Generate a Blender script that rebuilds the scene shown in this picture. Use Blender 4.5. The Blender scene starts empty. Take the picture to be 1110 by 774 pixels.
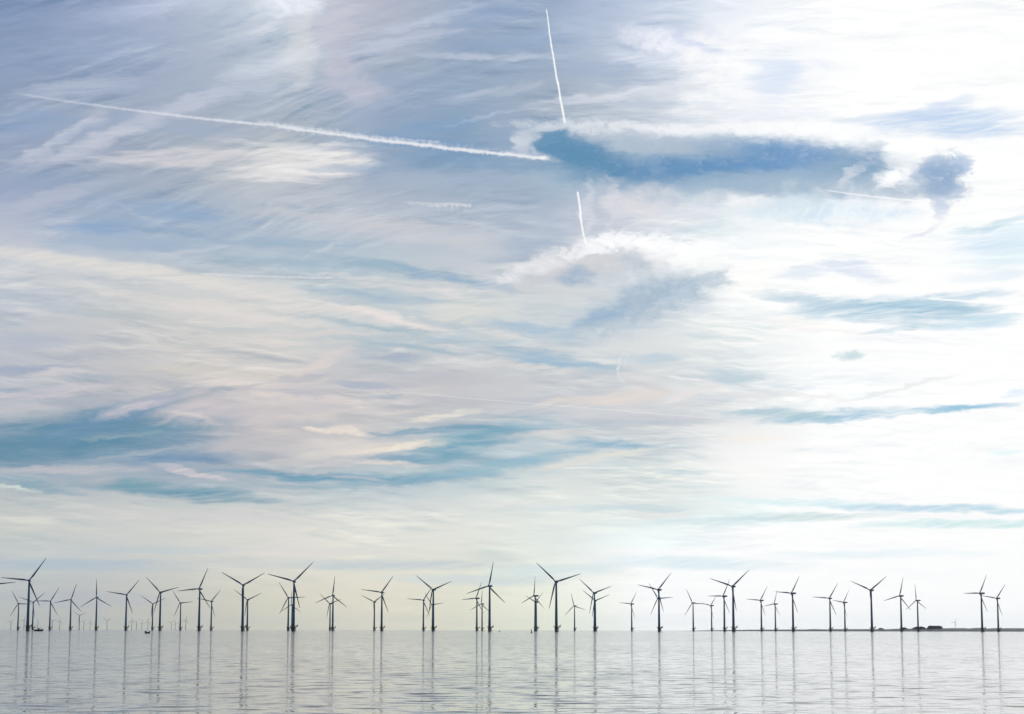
import bpy, bmesh, math, random
from mathutils import Vector, Matrix, noise as mnoise

random.seed(7)
sc = bpy.context.scene
C = sc.collection
R_ = math.radians

# ------------------------------------------------------------------ camera
PW, PH, F = 1110.0, 774.0, 2100.0          # photograph size and focal length in its pixels
CAM_H = 2.2
PITCH = math.atan(296.0 / F)
ROLL = R_(0.083)
fw = Vector((0, math.cos(PITCH), math.sin(PITCH)))
rt0 = Vector((1, 0, 0))
up0 = rt0.cross(fw)
rt = rt0 * math.cos(ROLL) + up0 * math.sin(ROLL)
up = rt.cross(fw)
cam = bpy.data.cameras.new('camera')
cam.sensor_width = 36.0
cam.lens = 36.0 * F / PW
cam.clip_start = 0.5
cam.clip_end = 80000
co = bpy.data.objects.new('camera', cam)
C.objects.link(co)
co.matrix_world = Matrix(((rt.x, up.x, -fw.x, 0), (rt.y, up.y, -fw.y, 0), (rt.z, up.z, -fw.z, CAM_H), (0, 0, 0, 1)))
sc.camera = co


def ray(px, py):
    return (fw + rt * ((px - PW / 2) / F) + up * ((PH / 2 - py) / F)).normalized()


def azel(px, py):
    d = ray(px, py)
    return math.degrees(math.atan2(d.x, d.y)), math.degrees(math.asin(d.z))


def horizon_y(px):
    # image row of elevation 0 at this column
    lo, hi = 600.0, 760.0
    for _ in range(40):
        m = (lo + hi) / 2
        if azel(px, m)[1] > 0:
            lo = m
        else:
            hi = m
    return lo


# ------------------------------------------------------------------ colour helpers
def lin1(v):
    v = v / 255.0
    return v / 12.92 if v <= 0.04045 else ((v + 0.055) / 1.055) ** 2.4


def lin(c):
    return (lin1(c[0]), lin1(c[1]), lin1(c[2]), 1.0)


# ------------------------------------------------------------------ node helper
class NT:
    def __init__(self, tree):
        self.t = tree
        self.n = tree.nodes
        self.l = tree.links

    def node(self, typ, **kw):
        n = self.n.new(typ)
        for k, v in kw.items():
            setattr(n, k, v)
        return n

    def put(self, sock, v):
        if v is None:
            return
        if isinstance(v, bpy.types.NodeSocket):
            self.l.new(v, sock)
        else:
            sock.default_value = v

    def math(self, op, a, b=None, c=None, clamp=False):
        n = self.node('ShaderNodeMath', operation=op, use_clamp=clamp)
        self.put(n.inputs[0], a)
        self.put(n.inputs[1], b)
        self.put(n.inputs[2], c)
        return n.outputs[0]

    def vmath(self, op, a, b=None, scale=None):
        n = self.node('ShaderNodeVectorMath', operation=op)
        self.put(n.inputs[0], a)
        self.put(n.inputs[1], b)
        if scale is not None:
            self.put(n.inputs['Scale'], scale)
        return n.outputs['Value'] if op in ('DOT_PRODUCT', 'LENGTH', 'DISTANCE') else n.outputs['Vector']

    def sep(self, v):
        n = self.node('ShaderNodeSeparateXYZ')
        self.put(n.inputs[0], v)
        return n.outputs

    def comb(self, x=0.0, y=0.0, z=0.0):
        n = self.node('ShaderNodeCombineXYZ')
        for i, v in enumerate((x, y, z)):
            self.put(n.inputs[i], v)
        return n.outputs[0]

    def mapping(self, v, loc=(0, 0, 0), rot=0.0, scale=(1, 1, 1), typ='TEXTURE'):
        n = self.node('ShaderNodeMapping', vector_type=typ)
        self.put(n.inputs['Vector'], v)
        n.inputs['Location'].default_value = loc
        n.inputs['Rotation'].default_value = (0, 0, rot)
        n.inputs['Scale'].default_value = scale
        return n.outputs[0]

    def noise(self, v, scale=1.0, detail=4.0, rough=0.55, lac=2.0, dist=0.0, out='Fac'):
        n = self.node('ShaderNodeTexNoise')
        self.put(n.inputs['Vector'], v)
        n.inputs['Scale'].default_value = scale
        n.inputs['Detail'].default_value = detail
        n.inputs['Roughness'].default_value = rough
        n.inputs['Lacunarity'].default_value = lac
        n.inputs['Distortion'].default_value = dist
        return n.outputs[out]

    def mrange(self, v, a, b, c=0.0, d=1.0, interp='SMOOTHSTEP'):
        n = self.node('ShaderNodeMapRange', interpolation_type=interp)
        self.put(n.inputs['Value'], v)
        n.inputs['From Min'].default_value = a
        n.inputs['From Max'].default_value = b
        n.inputs['To Min'].default_value = c
        n.inputs['To Max'].default_value = d
        return n.outputs['Result']

    def mix(self, f, a, b, blend='MIX'):
        n = self.node('ShaderNodeMix', data_type='RGBA', blend_type=blend, clamp_factor=True)
        self.put(n.inputs[0], f)
        self.put(n.inputs[6], a)
        self.put(n.inputs[7], b)
        return n.outputs[2]

    def ramp(self, v, stops, interp='B_SPLINE'):
        n = self.node('ShaderNodeValToRGB')
        self.put(n.inputs[0], v)
        r = n.color_ramp
        r.interpolation = interp
        stops = sorted(stops, key=lambda s: s[0])
        r.elements[0].position = stops[0][0]
        r.elements[0].color = stops[0][1]
        r.elements[1].position = stops[-1][0]
        r.elements[1].color = stops[-1][1]
        for p, c in stops[1:-1]:
            e = r.elements.new(p)
            e.color = c
        return n.outputs[0]


# ------------------------------------------------------------------ sky (world)
SUN_AZ, SUN_EL = 27.0, 24.0
sun_dir = Vector((math.sin(R_(SUN_AZ)) * math.cos(R_(SUN_EL)), math.cos(R_(SUN_AZ)) * math.cos(R_(SUN_EL)), math.sin(R_(SUN_EL))))

W = bpy.data.worlds.new('World')
sc.world = W
W.use_nodes = True
W.node_tree.nodes.clear()
k = NT(W.node_tree)
tc = k.node('ShaderNodeTexCoord').outputs['Generated']
dvec = k.vmath('NORMALIZE', tc)
dx_, dy_, dz_ = k.sep(dvec)
az = k.math('MULTIPLY', k.math('ARCTAN2', dx_, dy_), 57.29578)
el = k.math('MULTIPLY', k.math('ARCSINE', dz_), 57.29578)
el = k.math('ABSOLUTE', el)
P0 = k.comb(az, el, 0.0)

# domain warps, in degrees; horizontal stretch grows towards the horizon like a real cloud deck
Pst = k.mapping(P0, scale=(2.6, 1.0, 1.0))
w_big = k.vmath('SUBTRACT', k.noise(Pst, 0.45, 4, 0.5, out='Color'), (0.5, 0.5, 0.5))
w_fin = k.vmath('SUBTRACT', k.noise(Pst, 2.3, 6, 0.6, out='Color'), (0.5, 0.5, 0.5))
lowfade = k.mrange(el, 0.3, 5.0, 0.30, 1.0)
wb = k.vmath('MULTIPLY', w_big, (3.0, 1.3, 0.0))
wf = k.vmath('MULTIPLY', w_fin, (1.5, 0.55, 0.0))
Pf = k.vmath('ADD', P0, k.vmath('SCALE', wf, scale=lowfade))                       # slightly frayed
Pw = k.vmath('ADD', Pf, k.vmath('SCALE', wb, scale=lowfade))                       # strongly warped
Pm = k.vmath('ADD', Pf, k.vmath('SCALE', k.vmath('MULTIPLY', w_big, (1.2, 0.5, 0.0)), scale=lowfade))

Ps = k.vmath('ADD', P0, k.vmath('SCALE', k.vmath('ADD', k.vmath('SCALE', wf, scale=.30), k.vmath('MULTIPLY', w_big, (2.4, .75, 0.0))), scale=lowfade))
# fibre noises: (a) level streaks, (b) streaks rising to the right, (c) streaks falling to the right, (d) puffs
nA = k.noise(k.mapping(Ps, scale=(3.2, 0.25, 1)), 1.0, 7, 0.6)
nB = k.noise(k.mapping(Ps, rot=R_(20), scale=(3.4, 0.24, 1)), 1.0, 7, 0.6)
nC = k.noise(k.mapping(Ps, rot=R_(-9), scale=(3.4, 0.24, 1)), 1.0, 7, 0.6)
nD = k.noise(Pf, 1.15, 7, 0.6)
nF = k.noise(k.mapping(Ps, rot=R_(-3), scale=(0.9, 0.06, 1)), 1.0, 4, 0.6)
nE = k.noise(Pf, 3.6, 6, 0.62)
nM = k.mrange(k.noise(k.mapping(P0, rot=R_(6), scale=(3.2, 1.3, 1)), 1.0, 3, 0.5), .36, .62, .12, 1.0)
nG = k.noise(k.mapping(Ps, rot=R_(9), scale=(1.7, 0.11, 1)), 1.0, 5, 0.6)
NZ = {'A': nA, 'B': nB, 'C': nC, 'D': nD, 'F': nF}

GX = [0, 100, 200, 300, 400, 500, 600, 700, 800, 900, 1000, 1110]
GY = [0, 40, 80, 120, 160, 200, 240, 280, 320, 360, 400, 440, 480, 520, 560, 600, 640, 680]
X = (292, 293, 295)
GRID = [
 [(140,160,198),(166,179,210),(192,202,224),(222,230,244),(188,192,211),(168,183,210),(165,183,211),(187,200,222),(232,238,247),X,X,X],
 [(149,168,200),(160,176,206),(180,192,216),(210,218,232),(190,195,212),(156,174,202),(160,179,207),(202,210,228),(245,248,254),X,X,X],
 [(151,167,198),(161,176,206),(186,196,217),(197,206,222),(175,186,208),(160,179,203),(160,178,204),(190,201,218),(238,242,250),X,X,X],
 [(158,173,202),(172,184,206),(174,186,208),(174,187,207),(169,182,207),(148,171,200),(185,194,209),(208,214,223),(244,246,252),X,X,X],
 [(160,175,202),(171,182,206),(188,195,209),(205,208,214),(152,174,201),(133,163,197),(152,174,202),(192,203,216),(222,228,238),(244,248,252),X,X],
 [(160,173,200),(167,179,202),(180,189,205),(198,203,211),(174,185,206),(163,181,204),(168,184,206),(190,200,215),(208,217,227),(224,233,242),(250,252,255),X],
 [(178,185,206),(158,177,201),(160,179,202),(183,192,207),(194,199,210),(191,198,210),(178,190,209),(219,222,229),(236,243,247),(250,254,256),X,(240,249,254)],
 [(208,210,214),(196,203,212),(182,194,207),(174,191,206),(178,194,207),(190,198,209),(206,211,217),(230,233,236),(256,257,258),X,X,(234,245,252)],
 [(198,202,210),(210,210,210),(214,213,211),(215,215,213),(198,207,212),(213,215,214),(209,215,218),(212,219,225),(254,255,254),(255,256,257),(245,250,252),X],
 [(192,197,204),(194,197,202),(206,205,204),(208,208,207),(191,202,207),(203,211,215),(206,214,219),(225,229,229),(240,243,242),(258,258,258),X,X],
 [(184,188,199),(195,194,200),(206,203,202),(213,208,206),(199,199,204),(199,199,203),(204,208,212),(219,222,223),(229,235,237),(255,256,256),X,X],
 [(194,194,200),(168,178,188),(195,191,196),(203,197,199),(205,201,202),(201,200,203),(206,206,211),(215,214,216),(226,228,229),(245,249,251),(258,258,258),X],
 [(116,149,174),(118,149,174),(138,159,182),(200,194,195),(211,205,203),(164,187,200),(189,203,212),(206,214,218),(247,245,246),X,X,X],
 [(166,180,193),(162,177,190),(160,176,190),(162,179,194),(158,182,197),(181,199,208),(218,223,221),(231,235,230),(252,252,249),X,X,X],
 [(206,208,202),(208,209,207),(209,210,208),(217,218,215),(224,225,222),(230,231,227),(232,234,228),(225,232,231),(229,238,238),(233,246,247),(236,248,251),(232,244,250)],
 [(186,196,203),(190,198,204),(202,206,206),(216,216,214),(220,222,217),(216,221,217),(223,229,226),(232,241,241),(240,250,251),(262,264,265),X,X],
 [(181,188,198),(182,187,197),(193,196,199),(208,208,203),(219,217,210),(221,223,216),(240,241,234),(256,257,254),X,X,X,X],
 [(180,186,190),(182,185,188),(190,190,189),(202,202,196),(213,211,205),(217,217,206),(230,232,220),(246,249,242),(258,260,258),X,X,X],
]
for j_, row_ in enumerate(GRID):
    for i_, c_ in enumerate(row_):
        r_, g_, b_ = c_
        if j_ <= 4 and i_ <= 3:                         # slate blue upper left
            m_ = (.935, .94, .935)
            r_, g_, b_ = r_ * m_[0], g_ * m_[1], b_ * m_[2]
        elif j_ <= 5 and i_ <= 6:
            r_, g_, b_ = r_ * .965, g_ * .965, b_ * .955
        if j_ >= 14:                                    # warm bright band over the horizon
            dd_ = (9, 6, -5) if i_ <= 5 and j_ >= 16 else (6, 4, 0) if i_ <= 5 else (1, 3, 3) if j_ <= 15 else (5, 6, -3)
            r_, g_, b_ = r_ + dd_[0], g_ + dd_[1], b_ + dd_[2]
        if j_ >= 13 and i_ >= 7 and (j_ > 14 or i_ > 9):
            kk = (i_ - 6) * 20
            r_, g_, b_ = r_ + kk, g_ + kk, b_ + kk
        row_[i_] = (r_, g_, b_)
ELMAX = 21.0
gwarp = k.vmath('ADD', Pf, k.vmath('SCALE', k.vmath('MULTIPLY', w_big, (2.2, 0.7, 0.0)), scale=lowfade))

# every wisp, gap and trail of the sky is listed first; the sky is then compiled in patches,
# each patch holding only what reaches into it
ITEMS = []


def stroke(cx, cy, hl, hw, rot, rgb, op=0.7, nz='A', rough=0.9, bend=0.0, warp=1):
    """One cloud wisp or gap: an ellipse on the sky sphere, frayed by fibre noise."""
    a, e = azel(cx, cy)
    a2, e2 = azel(cx + 10, cy)
    a3, e3 = azel(cx, cy - 10)
    sx, sy = math.hypot(a2 - a, e2 - e) / 10, math.hypot(a3 - a, e3 - e) / 10
    hl, hw = hl * sx * GROW, hw * sy * GROW
    reach = math.sqrt(1.12 + rough * .9) * (1 + abs(bend) * .3)
    c, s_ = abs(math.cos(R_(rot))), abs(math.sin(R_(rot)))
    ex, ey = (hl * c + hw * s_) * reach + .75, (hl * s_ + hw * c) * reach + .4
    op = min(.97, op * 1.16)
    if rgb[2] > rgb[1] > rgb[0] and rgb[2] < 240 and rgb[2] - rgb[0] > 36:
        rgb = (rgb[0], rgb[1], rgb[2] - 4)
    ITEMS.append(('s', (a - ex, a + ex, e - ey, e + ey), (a, e, hl, hw, rot, rgb, op, nz, rough, bend, warp)))


def trail(p, q, hw0, hw1, rgb, op0, op1, sag=0.0, wob=0.02, fuzz=0.6):
    """A contrail: a line between two sky directions, width and strength varying along it."""
    a0, e0 = azel(*p)
    a1, e1 = azel(*q)
    m = .12 + abs(sag) / 36 + wob + max(hw0, hw1) / 18
    ITEMS.append(('t', (min(a0, a1) - m, max(a0, a1) + m, min(e0, e1) - m, max(e0, e1) + m), (a0, e0, a1, e1, hw0, hw1, rgb, op0, op1, sag, wob, fuzz)))


GROW = 1.28
WHT = (250, 250, 252)

S = stroke
# --- upper left
S(35, 133, 48, 15, 8, (143, 168, 205), .6)
S(45, 62, 75, 22, 15, (148, 166, 200), .5, 'B')
S(120, 50, 60, 16, 12, (160, 176, 208), .4, 'B')
S(70, 146, 52, 7, 33, (200, 204, 218), .75, 'B', .6, bend=.5)
S(135, 140, 100, 9, 24, (202, 206, 219), .7, 'B', .6, bend=.25)
S(235, 104, 75, 7, 15, (198, 204, 220), .6, 'B', .6)
S(85, 95, 65, 9, 10, (190, 198, 217), .5, 'B')
S(60, 172, 60, 7, 4, (196, 200, 214), .5)
S(110, 135, 60, 6, 22, (158, 174, 205), .5, 'B')
S(215, 140, 60, 9, -2, (158, 175, 205), .5)
S(200, 172, 95, 10, 3, (216, 213, 216), .7)
S(320, 178, 75, 20, 4, (236, 233, 232), .85, 'A', 1.1)
S(310, 157, 80, 4, -2, (226, 226, 230), .5)
S(385, 158, 30, 4, 2, (205, 212, 222), .5)
S(60, 195, 60, 9, 3, (150, 170, 198), .4)
S(175, 6, 70, 10, 12, (202, 210, 232), .6, 'B')
S(110, 18, 50, 12, 14, (162, 178, 212), .4, 'B')
S(312, 5, 34, 13, 0, (244, 248, 255), .7, 'D', .4)
S(326, 52, 16, 40, 0, (228, 228, 226), .45, 'D', .3)
S(366, 40, 22, 55, 0, (208, 200, 214), .35, 'D', .3)
S(295, 70, 60, 10, 18, (214, 221, 232), .5, 'B')
S(470, 20, 65, 5, 15, (196, 205, 225), .65, 'B')
S(425, 46, 75, 7, 12, (196, 203, 222), .55, 'B')
S(545, 62, 90, 3.5, 0, (192, 201, 218), .7, 'A', .5)
S(505, 50, 60, 6, 0, (146, 166, 200), .55)
S(430, 88, 70, 9, -2, (153, 171, 200), .5)
S(525, 18, 45, 12, 6, (146, 167, 204), .55)
S(530, 100, 55, 6, 10, (190, 198, 214), .6, 'B')
S(385, 92, 35, 16, -25, (198, 198, 212), .5, 'D', .9)
S(520, 127, 45, 2.2, 12, (182, 198, 220), .6, 'B', .5)
S(460, 138, 60, 8, 8, (132, 163, 202), .5)
S(470, 158, 80, 9, -6, (124, 157, 196), .65)
S(510, 176, 90, 9, -4, (124, 157, 195), .6)
S(400, 182, 70, 5, 0, (150, 173, 203), .5)
S(470, 196, 90, 9, 2, (172, 186, 206), .5)
# --- around the upright contrail and towards the sun
S(575, 42, 40, 10, 5, (152, 173, 208), .5)
S(660, 75, 60, 8, 2, (160, 177, 208), .55)
S(690, 88, 45, 5, -2, (160, 178, 206), .5)
S(640, 30, 60, 8, 8, (180, 194, 220), .4, 'B')
S(718, 45, 45, 15, -15, (240, 243, 252), .75, 'D', 1.0)
S(700, 66, 45, 8, -10, (226, 232, 245), .6)
S(790, 70, 60, 42, 20, (255, 255, 255), .65, 'D', 1.0)
S(690, 100, 100, 4, 5, (224, 228, 236), .7, 'A', .6)
S(640, 107, 70, 3, 4, (205, 212, 225), .6, 'A', .6)
S(700, 112, 40, 5, -3, (186, 198, 215), .5)
S(752, 45, 40, 6, -20, (205, 216, 241), .6)
S(840, 82, 26, 22, 0, (218, 230, 248), .7, 'A', 1.1)
S(860, 122, 40, 6, 3, (232, 236, 248), .5)
S(900, 72, 24, 5, -10, (228, 236, 250), .4, 'D')
S(1030, 134, 95, 17, -4, (200, 219, 242), .85, 'A', .7)
S(1000, 125, 60, 10, 12, (196, 215, 242), .6, 'A', .7)
# --- the hole punched in the cloud deck
S(560, 150, 40, 20, 0, (152, 173, 202), .4, 'D', .6)
S(770, 178, 200, 40, 0, (176, 195, 216), .55, 'D', .5)
S(615, 158, 44, 24, -20, (100, 146, 186), .85, 'E', .6)
S(650, 182, 74, 24, -14, (98, 145, 184), .88, 'E', .6)
S(725, 188, 80, 24, 3, (106, 147, 191), .78, 'D', .8)
S(790, 176, 80, 26, 3, (101, 147, 193), .8, 'E', .6)
S(865, 172, 80, 22, -3, (112, 154, 201), .8, 'E', .7)
S(925, 180, 45, 22, -8, (134, 166, 198), .75, 'E', 1.0)
S(860, 196, 110, 12, 2, (150, 178, 206), .6, 'D', .9)
S(985, 205, 60, 9, -4, (182, 198, 218), .75, 'E', .9)
S(1020, 192, 27, 25, 30, (146, 174, 211), .85, 'E', 1.1)
S(1040, 177, 15, 14, 0, (168, 191, 225), .75, 'E', 1.2)
S(1022, 220, 13, 17, 0, (190, 205, 232), .7, 'E', 1.0)
S(690, 150, 70, 13, -9, (186, 198, 212), .8, 'E', .9)
S(720, 163, 50, 10, -12, (150, 178, 206), .6, 'E', 1.0)
S(600, 178, 40, 6, -16, (150, 172, 200), .5, 'B', .8)
S(920, 192, 26, 6, 38, (208, 216, 226), .75, 'E', .9)
S(968, 196, 26, 12, 10, (258, 258, 258), .9, 'E', 1.1)
S(958, 174, 34, 8, -15, (236, 241, 248), .7, 'E', 1.0)
S(640, 136, 80, 6, -1, (234, 237, 242), .75, 'E', 1.0)
S(760, 139, 110, 8, 1, (248, 249, 252), .8, 'E', .9)
S(880, 141, 90, 8, -3, (258, 258, 258), .8, 'E', .8)
S(985, 160, 80, 8, -8, (260, 260, 260), .8, 'D', .8)
S(576, 145, 26, 6, 25, (214, 219, 227), .75, 'E', 1.0, bend=.7)
S(563, 154, 8, 14, 10, (210, 216, 226), .7, 'E', 1.0)
S(582, 163, 24, 5, -30, (206, 211, 222), .7, 'E', 1.0)
S(760, 211, 150, 12, -1, (172, 193, 216), .6, 'E', .8)
S(620, 196, 60, 8, -12, (160, 184, 208), .5, 'D', .7)
S(800, 199, 90, 6, 3, (160, 185, 210), .5, 'B', .8)
S(622, 164, 48, 20, -18, (92, 141, 182), .5, 'D', .5)
S(658, 184, 50, 17, -10, (92, 141, 181), .5, 'D', .5)
S(770, 176, 75, 20, 2, (98, 145, 193), .42, 'D', .5)
S(850, 172, 70, 19, -3, (108, 152, 201), .42, 'D', .5)
S(745, 162, 90, 9, -4, (170, 187, 207), .45, 'C', 1.0)
S(830, 192, 130, 10, 2, (158, 181, 206), .5, 'C', 1.0)
S(640, 190, 60, 9, -12, (132, 163, 194), .5, 'B', 1.0)
S(955, 205, 80, 13, -3, (176, 193, 214), .65, 'D', .7)
S(770, 205, 160, 14, -1, (164, 186, 210), .5, 'D', .9)
S(690, 152, 60, 12, -9, (184, 196, 211), .6, 'D', .8)
S(934, 178, 26, 17, 25, (134, 166, 200), .7, 'D', .7)
S(1018, 190, 22, 20, 10, (140, 170, 208), .6, 'D', .7)
S(968, 194, 17, 8, 10, (262, 262, 262), .8, 'E', 1.0)
S(918, 193, 24, 5, 38, (212, 219, 228), .7, 'E', .8)
# veil hanging below it
S(648, 238, 38, 42, 0, (200, 205, 217), .55, 'D', .9)
S(637, 232, 6, 40, -4, (222, 224, 230), .5, 'D', .6)
S(662, 230, 5, 36, -4, (216, 218, 226), .4, 'D', .6)
S(700, 218, 40, 17, 8, (226, 224, 229), .7, 'D', .9)
S(735, 235, 45, 16, 20, (228, 230, 236), .5, 'D', .9)
S(790, 216, 60, 10, -4, (222, 228, 234), .55, 'D', 1.0)
S(815, 220, 30, 7, 0, (250, 250, 252), .7, 'D', 1.1)
S(860, 228, 50, 14, 0, (206, 226, 238), .6, 'D', .9)
S(930, 232, 60, 12, 0, (214, 232, 246), .6, 'D', .9)
S(770, 245, 30, 8, 15, (212, 228, 234), .5, 'D')
S(998, 253, 22, 4, 26, (214, 220, 238), .5, 'E', .8)
S(925, 293, 40, 9, -18, (214, 225, 241), .7)
S(868, 296, 28, 8, 0, (220, 231, 244), .6)
S(1090, 262, 55, 16, 8, (212, 231, 245), .7)
S(1080, 242, 45, 5, 14, (190, 216, 236), .6)
S(1085, 290, 45, 12, 5, (222, 238, 248), .6)
# --- cumulus edge in the middle
S(575, 268, 45, 15, 8, (158, 177, 206), .6)
S(600, 292, 60, 20, 14, (208, 210, 216), .65, 'D')
for cx_, cy_, r1_, r2_, o_ in ((538, 308, 26, 8, .4), (562, 297, 22, 7, .4), (586, 288, 24, 8, .45), (608, 278, 20, 7, .5), (628, 273, 20, 8, .6), (648, 266, 18, 8, .7), (668, 260, 18, 9, .9), (688, 266, 18, 8, .85), (706, 262, 20, 9, .9), (728, 268, 28, 11, .85), (755, 274, 34, 12, .85)):
    S(cx_, cy_, r1_, r2_, 8, (246, 246, 248) if cx_ < 640 else (258, 258, 259), o_, 'E', 1.5)
for cx_, cy_, r1_, r2_ in ((590, 300, 34, 8), (622, 288, 30, 7), (650, 284, 26, 7), (680, 279, 22, 6), (708, 283, 22, 6), (560, 310, 34, 6), (640, 298, 40, 8)):
    S(cx_, cy_, r1_, r2_, 10, (203, 205, 210), .6, 'E', 1.4)
S(760, 280, 80, 14, -6, (255, 255, 255), .8, 'D', .9)
S(800, 305, 70, 24, -10, (255, 255, 252), .75, 'D', .9)
S(688, 284, 24, 13, -10, (186, 196, 208), .75, 'D', 1.0)
S(650, 280, 28, 7, 10, (216, 215, 216), .6, 'D', .9)
S(626, 300, 20, 12, -5, (155, 179, 208), .85, 'D', .7)
S(662, 300, 18, 6, 0, (196, 206, 216), .5, 'D')
S(700, 328, 85, 28, 18, (186, 200, 213), .6, 'D', .9)
S(705, 326, 72, 21, 21, (166, 187, 209), .75, 'D', .8)
S(650, 344, 34, 9, 18, (154, 180, 209), .75, 'B', .6)
S(745, 312, 40, 8, 22, (168, 190, 215), .6, 'B', .7)
S(730, 322, 35, 3, 28, (200, 211, 222), .7, 'B', .5)
S(690, 352, 25, 4, -2, (188, 204, 216), .6)
S(600, 322, 60, 12, 5, (212, 214, 216), .5)
S(585, 330, 25, 6, 0, (196, 205, 214), .4)
# --- middle left
S(105, 246, 50, 9, 4, (140, 168, 207), .75)
S(120, 262, 80, 10, 0, (160, 180, 208), .55)
S(205, 231, 65, 11, -8, (142, 169, 204), .7)
S(255, 262, 75, 4, -1, (158, 181, 203), .65)
S(50, 216, 75, 9, 20, (190, 194, 211), .5, 'B')
S(20, 205, 45, 10, 15, (150, 165, 200), .4, 'B')
S(160, 238, 40, 3, -25, (175, 190, 210), .4)
S(120, 292, 150, 9, -7, (226, 222, 217), .75, 'C', .7)
S(240, 306, 110, 9, -6, (226, 222, 217), .6, 'C', .7)
S(345, 333, 110, 8, -8, (228, 222, 218), .65, 'C', .7)
S(200, 275, 40, 4, 8, (200, 206, 216), .5)
S(100, 338, 55, 7, -2, (178, 189, 195), .5)
S(40, 325, 60, 14, 0, (184, 194, 208), .4)
S(35, 370, 50, 7, 0, (172, 182, 202), .5)
S(265, 355, 45, 6, 0, (188, 198, 202), .5)
S(230, 340, 80, 7, -10, (222, 216, 216), .5, 'C')
S(330, 264, 60, 6, 0, (158, 181, 206), .65)
S(350, 270, 24, 3, 24, (202, 208, 216), .6, 'B', .6)
S(420, 290, 95, 8, -6, (154, 180, 202), .75, 'C', .7)
S(500, 305, 65, 6, -10, (150, 176, 205), .7, 'C', .7)
S(400, 320, 75, 5, -6, (162, 184, 208), .7, 'C', .6)
S(330, 292, 50, 7, 0, (165, 188, 208), .5)
S(440, 312, 70, 3, -5, (218, 216, 216), .65, 'C', .6)
S(480, 318, 24, 4, -8, (234, 226, 228), .6, 'D')
S(440, 252, 100, 10, -4, (208, 207, 212), .6)
S(520, 268, 40, 8, -10, (205, 208, 212), .4)
S(330, 216, 60, 6, 0, (196, 201, 212), .5)
S(410, 358, 80, 6, -8, (164, 187, 203), .7, 'C', .7)
S(440, 376, 70, 5, -6, (162, 186, 204), .65, 'C', .7)
S(510, 368, 60, 6, 0, (172, 194, 213), .6)
S(430, 346, 65, 4, -12, (236, 226, 224), .75, 'C', .6)
S(505, 340, 60, 12, 5, (224, 222, 216), .6)
S(540, 362, 40, 5, 5, (226, 222, 217), .5)
S(340, 362, 70, 2.5, 2, (222, 214, 212), .6, 'A', .5)
S(555, 352, 40, 5, -6, (186, 202, 216), .5)
S(590, 358, 50, 7, -12, (170, 193, 216), .65, 'C')
S(300, 345, 150, 5, -7, (228, 222, 218), .5, 'C', .9)
S(180, 322, 120, 4, -5, (226, 221, 214), .5, 'C', .9)
S(400, 336, 90, 3, -10, (232, 226, 222), .55, 'C', .9)
S(290, 372, 90, 3, 1, (224, 217, 212), .5, 'A', .9)
S(480, 352, 60, 5, -16, (170, 190, 207), .5, 'C', .9)
S(180, 250, 60, 3, -4, (140, 166, 196), .5, 'A', .8)
S(300, 283, 90, 4, -2, (160, 183, 203), .5, 'A', .8)
S(380, 300, 80, 2.5, -4, (220, 219, 218), .5, 'C', .8)
S(420, 240, 110, 4, -3, (204, 205, 210), .5, 'A', .9)
S(330, 235, 80, 4, -6, (202, 204, 210), .45, 'C', .9)
# --- pinkish bank
S(345, 394, 38, 9, 28, (224, 213, 209), .65, 'B', .9)
S(255, 403, 80, 9, -3, (218, 210, 202), .6)
S(272, 420, 40, 6, -12, (232, 219, 210), .65, 'C', .8)
S(205, 398, 50, 6, 0, (208, 205, 198), .4)
S(430, 388, 48, 5, -4, (160, 175, 199), .65)
S(400, 418, 40, 3.5, -4, (166, 178, 198), .6)
S(415, 428, 18, 2.5, 0, (158, 176, 196), .6)
S(470, 412, 70, 7, 0, (182, 184, 196), .4)
S(320, 410, 45, 3, 8, (176, 180, 194), .5)
S(350, 432, 60, 4, -3, (222, 212, 210), .5)
S(310, 425, 45, 3, -3, (172, 176, 194), .45)
S(590, 388, 70, 8, -8, (158, 187, 213), .75, 'C', .8)
S(640, 398, 40, 5, -3, (164, 192, 214), .5)
S(700, 388, 45, 5, 0, (188, 207, 221), .6)
S(795, 406, 36, 8, -5, (184, 205, 221), .65)
S(760, 398, 30, 5, 10, (222, 226, 228), .5)
S(660, 432, 70, 8, 5, (230, 219, 212), .7, 'B', .8)
S(745, 426, 34, 5, 16, (236, 228, 228), .65, 'B', .8)
S(700, 418, 30, 4, -10, (205, 204, 210), .5)
S(590, 398, 60, 4, -3, (226, 222, 218), .5)
S(500, 435, 70, 5, 0, (188, 188, 198), .4)
S(560, 415, 40, 6, 0, (205, 203, 205), .4)
S(820, 447, 40, 5, 6, (186, 206, 220), .6)
S(700, 455, 70, 6, 0, (190, 196, 207), .5)
S(810, 428, 40, 4, -6, (226, 224, 226), .5)
S(745, 452, 50, 4, -2, (208, 208, 214), .4)
S(820, 476, 40, 2.5, 0, (248, 240, 230), .6, 'A', .6)
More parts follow.
